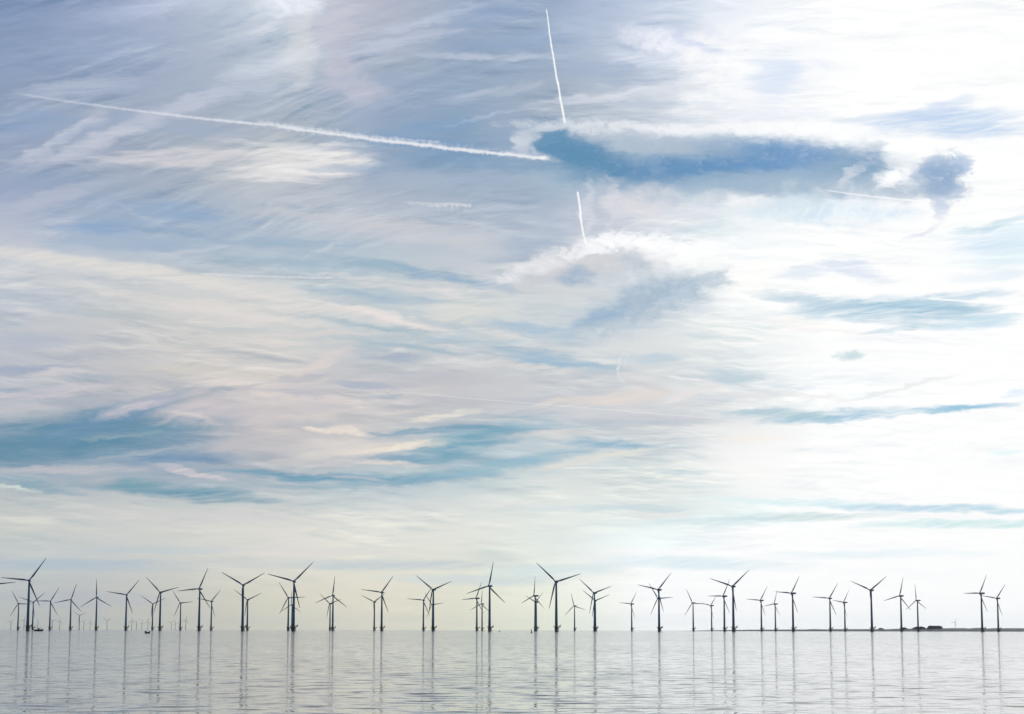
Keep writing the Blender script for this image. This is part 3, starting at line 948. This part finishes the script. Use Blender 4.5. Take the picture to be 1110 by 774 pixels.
def make_parts():
    P = {}
    bm = bmesh.new()                                    # foundation: pile and wider collar, dipping below the water
    lathe(bm, [(2.3, -3), (2.3, 4.2), (2.6, 4.3), (2.6, 6.2), (2.2, 6.3)], 24)
    P['foundation'] = mesh_obj('foundation', bm, M_found, smooth=False)
    bm = bmesh.new()
    lathe(bm, [(2.2, 6.3), (4.2, 6.35), (4.2, 6.75), (2.2, 6.8)], 24)
    box(bm, 3.6, 6.4, -1.3, 1.3, 6.3, 6.62)             # side landing towards the boats
    tube(bm, (2.4, 0, 4.6), (5.6, 0, 6.3), .18)
    P['platform'] = mesh_obj('platform', bm, M_plat)
    bm = bmesh.new()
    for i in range(16):
        a = 2 * math.pi * i / 16
        if abs(a) < .3 or abs(a - 2 * math.pi) < .3:
            continue
        tube(bm, (4.1 * math.cos(a), 4.1 * math.sin(a), 6.7), (4.1 * math.cos(a), 4.1 * math.sin(a), 8.0), .06, 6)
    for z in (7.35, 8.0):
        for i in range(16):
            a, b = 2 * math.pi * i / 16, 2 * math.pi * (i + 1) / 16
            tube(bm, (4.1 * math.cos(a), 4.1 * math.sin(a), z), (4.1 * math.cos(b), 4.1 * math.sin(b), z), .05, 6)
    for x, y in ((6.3, -1.2), (6.3, 1.2), (5, -1.2), (5, 1.2)):
        tube(bm, (x, y, 6.6), (x, y, 7.9), .06, 6)
    tube(bm, (4.1, -1.2, 7.9), (6.3, -1.2, 7.9), .05, 6)
    tube(bm, (6.3, -1.2, 7.9), (6.3, 1.2, 7.9), .05, 6)
    tube(bm, (6.3, 1.2, 7.9), (4.1, 1.2, 7.9), .05, 6)
    P['railing'] = mesh_obj('railing', bm, M_plat)
    bm = bmesh.new()                                    # crane on the landing
    tube(bm, (5.4, .6, 6.6), (5.4, .6, 9.6), .22, 8)
    tube(bm, (5.4, .6, 9.5), (7.6, .2, 10.4), .15, 8)
    box(bm, 4.4, 5.9, -1.0, .1, 6.62, 8.6, .05)         # equipment locker
    P['crane'] = mesh_obj('davit_crane', bm, M_plat)
    bm = bmesh.new()
    for y in (-.9, .9):
        tube(bm, (3.3, y, -2.5), (3.3, y, 6.3), .2, 8)
        tube(bm, (2.3, y, 1.2), (3.3, y, 1.2), .12, 6)
        tube(bm, (2.3, y, 4.0), (3.3, y, 4.0), .12, 6)
    for i in range(16):
        tube(bm, (3.05, -.35, -.6 + i * .42), (3.05, .35, -.6 + i * .42), .035, 6)
    for y in (-.35, .35):
        tube(bm, (3.05, y, -1), (3.05, y, 6.4), .05, 6)
    P['boat_landing'] = mesh_obj('boat_landing', bm, M_plat)
    bm = bmesh.new()
    prof = []
    for i in range(9):
        t = i / 8
        prof.append((2.05 + (1.2 - 2.05) * t, 6.85 + (HUB - 1.9 - 6.85) * t))
    lathe(bm, prof, 28)
    for z in (26, 46):
        r = 2.05 + (1.2 - 2.05) * (z - 6.85) / (HUB - 1.9 - 6.85)
        lathe(bm, [(r + .015, z - .08), (r + .05, z), (r + .015, z + .08)], 28)
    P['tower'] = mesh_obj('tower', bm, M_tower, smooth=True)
    bm = bmesh.new()                                    # tower door, facing the landing
    box(bm, 2.0, 2.1, -.45, .45, 7.0, 9.1, .03)
    P['door'] = mesh_obj('door', bm, M_plat)
    bm = bmesh.new()                                    # nacelle along +y, rotor on -y
    rings = []
    for y, hw, z0, z1 in ((-2.4, 1.2, -1.3, 1.2), (-1.8, 1.6, -1.75, 1.6), (1.0, 1.75, -1.85, 1.8), (5.5, 1.7, -1.6, 1.75), (8.0, 1.4, -.9, 1.55), (8.4, 1.1, -.6, 1.3)):
        ring = []
        for i in range(20):
            a = 2 * math.pi * i / 20
            c, s = math.cos(a), math.sin(a)
            ring.append(Vector((math.copysign(abs(c) ** .5, c) * hw, y, (z0 + z1) / 2 + math.copysign(abs(s) ** .5, s) * (z1 - z0) / 2)))
        rings.append(ring)
    loft(bm, rings)
    tube(bm, (.5, 7.2, 1.6), (.5, 7.2, 3.0), .06, 6)
    tube(bm, (-.5, 7.2, 1.6), (-.5, 7.2, 2.8), .06, 6)
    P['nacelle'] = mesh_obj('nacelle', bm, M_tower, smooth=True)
    bm = bmesh.new()                                    # hub with its spinner
    rings = []
    for y, r in ((-2.45, 1.35), (-3.2, 1.55), (-4.4, 1.5), (-5.2, 1.15), (-5.7, .65), (-5.9, .15)):
        rings.append([Vector((r * math.cos(2 * math.pi * i / 18), y, r * math.sin(2 * math.pi * i / 18))) for i in range(18)])
    loft(bm, rings)
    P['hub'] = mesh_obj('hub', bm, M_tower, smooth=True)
    bm = bmesh.new()                                    # blade along +z from the hub axis
    rings = []
    secs = ((1.2, 1.7, 1.0, 0), (2.6, 1.75, .95, 6), (5.0, 2.5, .5, 16), (8.0, 3.15, .28, 14), (12, 2.9, .22, 10),
            (18, 2.35, .19, 6), (25, 1.75, .17, 3), (31, 1.3, .15, 1), (35.5, .95, .14, 0), (37.3, .55, .12, 0), (RAD, .12, .12, 0))
    for z, ch0, th, tw in secs:
        ring = []
        a0 = R_(tw)
        for i in range(16):
            a = 2 * math.pi * i / 16
            ch = ch0 * (.78 if th < .9 else .9)
            x = math.cos(a) * ch / 2 + (0.18 * ch if th < .9 else 0)
            y = math.sin(a) * ch * th / 2 * (1 - .45 * math.cos(a) * (1 if th < .9 else 0))
            ring.append(Vector((x * math.cos(a0) - y * math.sin(a0), -3.9 + x * math.sin(a0) + y * math.cos(a0) - .9 * (z / RAD) ** 2, z)))
        rings.append(ring)
    loft(bm, rings)
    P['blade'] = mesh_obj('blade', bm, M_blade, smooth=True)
    return P


PARTS = make_parts()
proto_used = {}


def part_copy(key, parent, z=0.0, spin=None):
    src = PARTS[key]
    if key not in proto_used:
        proto_used[key] = True
        o = src
    else:
        o = src.copy()
        C.objects.link(o)
    o.parent = parent
    o.location = (0, 0, z)
    o.rotation_euler = (0, 0, 0)
    if spin is not None:
        o.rotation_euler = (0, spin, 0)
    return o


# where each turbine's hub and tower appear in the photograph, rotor phase and yaw in degrees
TB = [
 (-13.02, 633.39, -13.3, 85.0, 4, "wind turbine cut off by the left edge, only one blade tip reaching into view"),
 (18.99, 654.29, 19.26, 91.5, 18, "small turbine left of the large leftmost tower, one blade pointing level right"),
 (31.07, 629.32, 29.85, 35.5, 6, "largest dark turbine near the left edge, standing left of the fishing boat"),
 (35.0, 652.93, 35.14, 51.0, 16, "small pale turbine between the large leftmost tower and the fishing boat"),
 (53.72, 651.71, 53.72, 31.0, 8, "small turbine just right of the fishing boat, one blade level left"),
 (76.24, 649.95, 75.97, 18.0, 8, "second turbine right of the fishing boat, upper blade leaning slightly right"),
 (103.92, 647.64, 103.92, 119.0, 18, "turbine with one blade straight up, third to the right of the fishing boat"),
 (136.46, 644.93, 136.18, 39.5, 8, "medium turbine nearest left of the small open boat, blade to the upper right"),
 (164.95, 654.69, 164.95, 64.5, 10, "small pale turbine just right of the small open boat, beside a taller tower"),
 (172.81, 642.08, 173.09, 75.5, 22, "taller turbine second right of the small open boat, blades opened in a wide V"),
 (195.47, 653.61, 195.2, 85.0, 30, "small turbine third right of the small open boat, standing by itself"),
 (215.55, 638.41, 215.55, 25.0, 26, "tall turbine fourth right of the small open boat, upper blade steeply to the right"),
 (228.71, 651.98, 228.71, 42.5, 26, "small turbine fifth right of the small open boat, close right of a tall one"),
 (263.14, 634.34, 262.74, 60.5, 10, "large turbine with blades in an even Y, left one of the two even Y rotors"),
 (267.48, 650.22, 267.89, 66.5, 20, "small turbine partly behind the large even Y turbine, just to its right"),
 (312.25, 647.91, 312.25, 87.5, 16, "medium turbine close left of a large dark tower, one blade level right across it"),
 (315.78, 655.64, 316.19, 1.5, 36, "small pale turbine squeezed between a medium tower and a large dark one"),
 (318.63, 630.27, 317.95, 45.5, 10, "large dark turbine with two smaller ones tight on its left side"),
 (357.13, 654.29, 357.54, 71.5, 28, "small turbine overlapping a taller one with a straight up blade, left of the pair"),
 (360.66, 645.47, 360.53, 7.0, 18, "medium turbine with one blade almost straight up, smaller one overlapping its left side"),
 (405.43, 652.52, 405.57, 56.0, 26, "small turbine with V blades, left of a medium one with level left blade"),
 (413.98, 642.21, 413.57, 38.0, 20, "medium turbine with level left blade, close right of a small V bladed one"),
 (458.72, 650.62, 458.86, 35.0, 16, "small turbine with level left blade, left of a tall V bladed turbine"),
 (468.9, 639.23, 469.44, 68.5, 24, "tall V bladed turbine standing in front of a tiny turbine it almost hides"),
 (468.9, 655.37, 468.63, 84.0, 34, "tiny turbine almost hidden behind the tower of a tall V bladed one"),
 (516.24, 648.59, 516.79, 25.5, 38, "medium turbine left of the tall central one, its blade crossing the larger rotor"),
 (522.08, 654.69, 522.49, 5.5, 36, "small turbine between a medium one and the tall central one"),
 (530.63, 635.29, 530.63, 12.5, 24, "tall central turbine with its upper blade nearly straight up and highest of all"),
 (579.17, 645.88, 580.12, 8.0, 48, "turbine just right of the pillar buoy, one blade straight up"),
 (580.93, 652.66, 581.34, 54.0, 50, "small turbine right behind the one beside the pillar buoy, towers nearly merging"),
 (603.32, 630.54, 603.05, 73.5, 14, "large dark turbine right of the pillar buoy, long blade to the upper left"),
 (622.45, 656.73, 622.85, 106.5, 30, "tiny turbine alone right of the large one by the pillar buoy"),
 (644.02, 642.75, 644.56, 72.0, 26, "nearer taller turbine of the stacked pair with parallel V rotors"),
 (644.97, 651.03, 645.51, 69.5, 18, "farther shorter turbine of the stacked pair with parallel V rotors"),
 (684.42, 654.69, 684.83, 35.5, 42, "small solitary turbine between two stacked pairs, one blade level left"),
 (714.13, 639.36, 714.54, 43.0, 28, "taller front turbine of the pair standing on one line right of centre"),
 (714.67, 648.59, 714.27, 86.5, 30, "shorter turbine hidden behind a taller tower on the same line, right of centre"),
 (750.9, 653.61, 751.58, 94.5, 32, "small turbine left of the low land tip, one blade level right"),
 (771.25, 656.46, 771.52, 41.5, 44, "small turbine standing at the left tip of the low land"),
 (784.81, 646.28, 785.36, 31.0, 42, "medium turbine tight left of the tall one at the low land tip"),
 (794.73, 635.7, 795.14, 49.0, 22, "tallest turbine of the right half, rising near the tip of the low land"),
 (824.85, 650.89, 825.53, 35.0, 38, "small turbine first right of the tallest one in the right half"),
 (840.04, 654.69, 840.72, 21.5, 48, "tiny turbine second right of the tallest one in the right half"),
 (859.31, 643.16, 859.85, 35.0, 42, "medium turbine third right of the tallest one in the right half"),
 (899.67, 648.59, 900.21, 34.5, 26, "turbine second left of the even Y turbine above the low land"),
 (915.27, 653.07, 916.09, 38.5, 50, "small turbine directly left of the even Y turbine above the low land"),
 (944.31, 639.77, 945.26, 54.0, 26, "tall turbine with blades in an even Y above the low land"),
 (976.46, 646.01, 977.27, 16.0, 36, "turbine left of the wood on the low land, upper blade leaning right"),
 (993.96, 651.03, 995.32, 118.0, 48, "turbine above the dark wood, rotor seen nearly edge on"),
 (1063.34, 643.16, 1064.83, 30.5, 44, "taller turbine of the pair nearest the right edge"),
 (1081.52, 648.59, 1082.33, 39.0, 34, "rightmost turbine, shorter one of the pair nearest the right edge"),
]


def place_turbine(bx, hub_el, phase, psi, label, group, full=True):
    a = R_(azel(bx, horizon_y(bx))[0])
    D = (HUB - CAM_H) / math.tan(hub_el)
    loc = (D * math.sin(a), D * math.cos(a), 0)
    t = empty('wind_turbine', loc, -a - R_(psi))
    tag(t, label, 'wind turbine', group)
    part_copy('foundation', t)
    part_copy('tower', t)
    if full:
        pl = part_copy('platform', t)
        rr = part_copy('railing', pl)
        cr = part_copy('crane', pl)
        bl = part_copy('boat_landing', t)
        for o in (pl, bl):
            o.rotation_euler = (0, 0, R_(psi) + R_(-12))
        dr = part_copy('door', t)
        dr.rotation_euler = (0, 0, R_(psi) + R_(-40))
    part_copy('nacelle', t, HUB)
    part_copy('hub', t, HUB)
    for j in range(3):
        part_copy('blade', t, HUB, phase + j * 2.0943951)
    return t, D


for hpx, hpy, bpx, ph, psi, label in TB:
    place_turbine(bpx, R_(azel(hpx, hpy)[1]), R_(ph), psi, label, 'wind turbines of the offshore farm')

FARS = [
 (11.5, 8, "tiny faint far turbine leftmost on the horizon, left of the first small turbine"),
 (25.8, 10, "tiny faint far turbine in the gap left of the large leftmost tower"),
 (56.5, 9.5, "tiny faint far turbine touching the right side of the first tower after the fishing boat"),
 (64.6, 9, "tiny faint far turbine midway between the first two towers right of the fishing boat"),
 (85.7, 15, "tallest of the faint far turbines, right of the second tower after the fishing boat"),
 (90.6, 8, "tiny faint far turbine just right of the tallest faint far one"),
 (97.4, 7.5, "tiny faint far turbine left of the turbine with a straight up blade"),
 (116, 9.5, "clearest tiny far turbine, alone right of the turbine with a straight up blade"),
 (142.6, 9, "tiny faint far turbine left of the small open boat, nearest the medium turbine"),
 (147.7, 8, "tiny faint far turbine, second left of the small open boat"),
 (153.7, 7.2, "tiny faint far turbine, first left of the small open boat"),
 (160.2, 8.5, "tiny faint far turbine directly above the small open boat"),
 (185.6, 7.5, "tiny faint far turbine right of the tall wide V turbine"),
 (190, 7.2, "tiny faint far turbine close left of the lone small turbine"),
 (201.2, 10, "tiny far turbine close right of the lone small turbine"),
 (1035.6, 9, "tiny pale far turbine over the low land left of the rightmost pair"),
]
for i, (bx, hp, label) in enumerate(FARS):
    hy0 = horizon_y(bx)
    e = azel(bx, hy0 - hp)[1]
    place_turbine(bx, R_(e), random.uniform(0, 2.09), 20 + azel(bx, 680)[0] * 1.1, label, 'faint far turbines on the horizon', full=False)


# ------------------------------------------------------------------ boats
def boat_at(px, D):
    a = R_(azel(px, horizon_y(px))[0])
    return Vector((D * math.sin(a), D * math.cos(a), 0)), a


def hull_mesh(L, Bm, fore, mid, aft, draft=.5, n=14):
    """bow towards +x"""
    bm = bmesh.new()
    rings = []
    for i in range(n + 1):
        t = i / n
        x = -L / 2 + L * t
        w = Bm / 2 * (min(1.0, .82 + t * .5) if t < .45 else max(.02, 1 - ((t - .45) / .55) ** 2.2))
        sh = aft + (mid - aft) * min(1, t / .45) if t < .45 else mid + (fore - mid) * ((t - .45) / .55) ** 1.7
        rake = .10 * L * max(0, t - .8) / .2
        dz = -draft * (1 if t < .8 else 1 - (t - .8) / .2 * .6)
        rings.append([Vector((x + rake, -w, sh)), Vector((x + rake * .5, -w * .92, sh * .4)), Vector((x, -w * .6, dz * .5)), Vector((x, 0, dz)),
                      Vector((x, w * .6, dz * .5)), Vector((x + rake * .5, w * .92, sh * .4)), Vector((x + rake, w, sh)), Vector((x + rake, 0, sh - .12))])
    loft(bm, rings)
    return bm


# fishing boat: dark hull, low deckhouse towards the right, tall mast left of it
loc, a = boat_at(41.6, 2450)
fb = tag(empty('fishing_boat', loc, -a + R_(4)), 'dark fishing boat with a low deckhouse and a tall thin mast, between two turbines', 'boat')
mesh_obj('hull', hull_mesh(10.4, 3.4, 2.5, 2.0, 2.2), M_hull, fb)
bm = bmesh.new(); box(bm, -.6, 4.6, -1.0, 1.0, 3.6, 3.95, .05); box(bm, -.4, 1.2, -.95, .95, 1.8, 3.6, .06); box(bm, 1.2, 3.0, -.9, .9, 1.8, 2.3, .05)
dh = mesh_obj('deckhouse', bm, M_cabin, fb)
bm = bmesh.new()
for x in (.0, .45):
    box(bm, x, x + .35, -.965, -.955, 2.8, 3.3)
mesh_obj('window', bm, M_glass, dh)
bm = bmesh.new()
for x in (2.6, 4.3):
    for y in (-.9, .9):
        tube(bm, (x, y, 1.8), (x, y, 3.62), .06, 6)
mesh_obj('awning_post', bm, M_cabin, dh)
bm = bmesh.new(); tube(bm, (-.9, 0, 1.8), (-.9, 0, 15.5), .26, 8, .12); tube(bm, (-.9, 0, 4.6), (-3.8, 0, 5.4), .1, 6); tube(bm, (-1.4, 0, 11.5), (-.4, 0, 11.5), .07, 6)
mast = mesh_obj('mast', bm, M_hull, fb)
bm = bmesh.new()
for q_ in ((-4.9, 0, 2.2), (4.6, 0, 2.4), (-.9, 1.5, 2.0), (-.9, -1.5, 2.0)):
    tube(bm, (-.9, 0, 13.5), q_, .025, 5)
mesh_obj('rigging', bm, M_hull, mast)
bm = bmesh.new()
tube(bm, (-2.9, .3, 1.9), (-2.9, .3, 7.0), .16, 6); tube(bm, (-3.2, .3, 3.4), (-2.2, .3, 3.4), .06, 6)
mesh_obj('stern_pole', bm, M_hull, fb)

# small open boat
loc, a = boat_at(159.9, 1150)
ob = tag(empty('motor_boat', loc, -a), 'small dark open boat with raised bow, a little nearer than the turbines', 'boat')
mesh_obj('hull', hull_mesh(2.7, 1.3, 1.45, .75, .95, .25), M_hull, ob)
bm = bmesh.new(); box(bm, -1.68, -1.36, -.16, .16, .55, 1.25, .06); tube(bm, (-1.5, 0, .6), (-1.5, 0, -.4), .07, 8)
mesh_obj('outboard_motor', bm, M_hull, ob)
bm = bmesh.new(); box(bm, -.3, -.08, -.55, .55, .6, .66, .01); box(bm, .35, .55, -.48, .48, .64, .7, .01)
mesh_obj('seat', bm, M_cabin, ob)
bm = bmesh.new(); box(bm, -1.25, -.5, -.5, .5, .5, 1.5, .08); box(bm, -.6, -.46, -.46, .46, 1.4, 1.7, .03)
mesh_obj('console', bm, M_hull, ob)

# pillar buoy
loc, a = boat_at(576.2, 1500)
pb = tag(empty('navigation_buoy', loc, -a), 'small dark pillar buoy standing left of a turbine near the middle', 'buoy')
bm = bmesh.new(); lathe(bm, [(.2, -.6), (.72, -.3), (.78, .1), (.72, .45), (.35, .7)], 18)
mesh_obj('float', bm, M_red, pb)
bm = bmesh.new(); lathe(bm, [(.36, .7), (.3, 1.5), (.26, 2.2)], 12); tube(bm, (0, 0, 2.2), (-.25, 0, 2.9), .1, 8)
mesh_obj('pillar', bm, M_red, pb)
bm = bmesh.new(); lathe(bm, [(.05, 2.35), (.45, 2.4), (.48, 2.75), (.05, 3.1)], 12, -.35)
mesh_obj('topmark', bm, M_hull, pb)
loc, a = boat_at(541.5, 2600)
mb = tag(empty('marker_buoy', loc, -a), 'tiny round marker buoy on the water between the centre turbine and the pillar buoy', 'buoy')
bm = bmesh.new(); lathe(bm, [(.1, -.7), (.75, -.45), (1.0, .1), (.85, .7), (.3, 1.05)], 16)
mesh_obj('float', bm, M_red, mb)
bm = bmesh.new(); tube(bm, (0, 0, 1.0), (0, 0, 2.3), .08, 8); box(bm, -.35, .35, -.06, .06, 1.7, 2.3, .02)
mesh_obj('topmark', bm, M_hull, mb)

# ------------------------------------------------------------------ low land on the right
LD = 5600.0


def az_at(px):
    return R_(azel(px, horizon_y(px))[0])


def land_h(px):
    """crest height in metres along the shore"""
    pts = [(738, .0), (760, 1.6), (800, 3.2), (880, 4.8), (960, 5.6), (1010, 7.6), (1040, 8.2), (1110, 7.8), (1200, 8.5), (1500, 9)]
    for (a, b), (c, d) in zip(pts, pts[1:]):
        if a <= px <= c:
            return b + (d - b) * (px - a) / (c - a)
    return 0.0


bm = bmesh.new()
rows = []
N = 260
for i in range(N + 1):
    px = 738 + (1480 - 738) * i / N
    a = az_at(px)
    h = land_h(px) * 1.2 * (1 + .18 * mnoise.noise(Vector((px * .09, 3, 0))) + .08 * mnoise.noise(Vector((px * .6, 9, 0))))
    row = []
    for t, z in ((0, -.5), (.05, .35), (.15, .62), (.4, 1.0), (.7, .95), (.9, .5), (1, -.5)):
        D = LD + 30 * mnoise.noise(Vector((px * .05, 0, 5))) + t * 420
        row.append(bm.verts.new((D * math.sin(a), D * math.cos(a), z * h if z > 0 else -.5)))
    rows.append(row)
for a, b in zip(rows, rows[1:]):
    for i in range(len(a) - 1):
        bm.faces.new((a[i], b[i], b[i + 1], a[i + 1]))
tag(mesh_obj('low_headland', bm, land_mat(), smooth=True), kind='structure')

M_leaf = leaf_mat()


def wood(name, px0, px1, top, label, flat=.7, seed=1):
    """a far-off wood: several hundred leafy clumps of uneven height along the shore"""
    rnd = random.Random(seed)
    bm = bmesh.new()
    n = int((px1 - px0) * 9)
    for i in range(n):
        t = rnd.random()
        px = px0 + (px1 - px0) * t
        a = az_at(px)
        D = LD + 60 + rnd.random() * 160
        env = min(1, 4 * t * (1 - t) / flat) ** .6
        ht = max(2.5, top * .95 * env * rnd.uniform(.72, 1.0))
        x, y = D * math.sin(a), D * math.cos(a)
        g = land_h(px) * .9
        tube(bm, (x, y, g - .5), (x, y, g + ht * .5), .25, 5)
        for c in range(7):
            r = rnd.uniform(.9, 2.0) * ht / 10
            cz = g + ht * rnd.uniform(.35, .95) - r * .6
            m = Matrix.Translation((x + rnd.gauss(0, 1.3), y + rnd.gauss(0, 1.3), cz)) @ Matrix.Rotation(rnd.uniform(0, 6), 4, 'Z') @ Matrix.Diagonal((r * rnd.uniform(.8, 1.3), r, r * rnd.uniform(.6, 1.0), 1))
            res = bmesh.ops.create_icosphere(bm, subdivisions=1, radius=1.0, matrix=m)
            for vv in res['verts']:
                vv.co += Vector((rnd.uniform(-.2, .2), rnd.uniform(-.2, .2), rnd.uniform(-.2, .2))) * r
    o = mesh_obj(name, bm, M_leaf)
    tag(o, label, 'wood', 'woods on the low land', 'stuff')
    return o


wood('woodland', 952.5, 957.5, 6.0, "small low clump of trees alone on the low land, right of the even Y turbine", .8, 1)
wood('woodland', 977, 983.5, 6.5, "low clump of trees at the foot of a turbine, left of the longer wood", .9, 2)
wood('woodland', 989, 1004, 9.0, "long dark wood at the foot of the edge on turbine", .8, 3)
wood('woodland', 1005, 1021.5, 11.0, "tallest flat topped wood on the low land", .45, 4)

# ------------------------------------------------------------------ sea haze
m, q, out = new_mat('haze_air')
pv = q.node('ShaderNodeVolumePrincipled')
pv.inputs['Color'].default_value = (0.66, 0.83, 0.97, 1)
pv.inputs['Density'].default_value = 0.000012
pv.inputs['Anisotropy'].default_value = 0.5
q.l.new(pv.outputs[0], out.inputs['Volume'])
m.cycles.volume_sampling = 'DISTANCE'
m.cycles.homogeneous_volume = True
bm = bmesh.new()
box(bm, -22000, 22000, -400, 22000, -1, 125)
tag(mesh_obj('haze', bm, m), kind='stuff')

# ------------------------------------------------------------------ render settings
sc.view_settings.view_transform = 'Standard'
sc.view_settings.look = 'None'
sc.view_settings.exposure = 0.0
sc.view_settings.gamma = 1.0
sc.view_settings.use_curve_mapping = False
sc.cycles.use_denoising = True
sc.cycles.denoiser = 'OPENIMAGEDENOISE'
sc.cycles.denoising_input_passes = 'RGB_ALBEDO_NORMAL'
sc.cycles.denoising_prefilter = 'ACCURATE'
sc.cycles.max_bounces = 5
sc.cycles.volume_bounces = 0
sc.cycles.sample_clamp_direct = 0
sc.cycles.sample_clamp_indirect = 4
sc.render.film_transparent = False
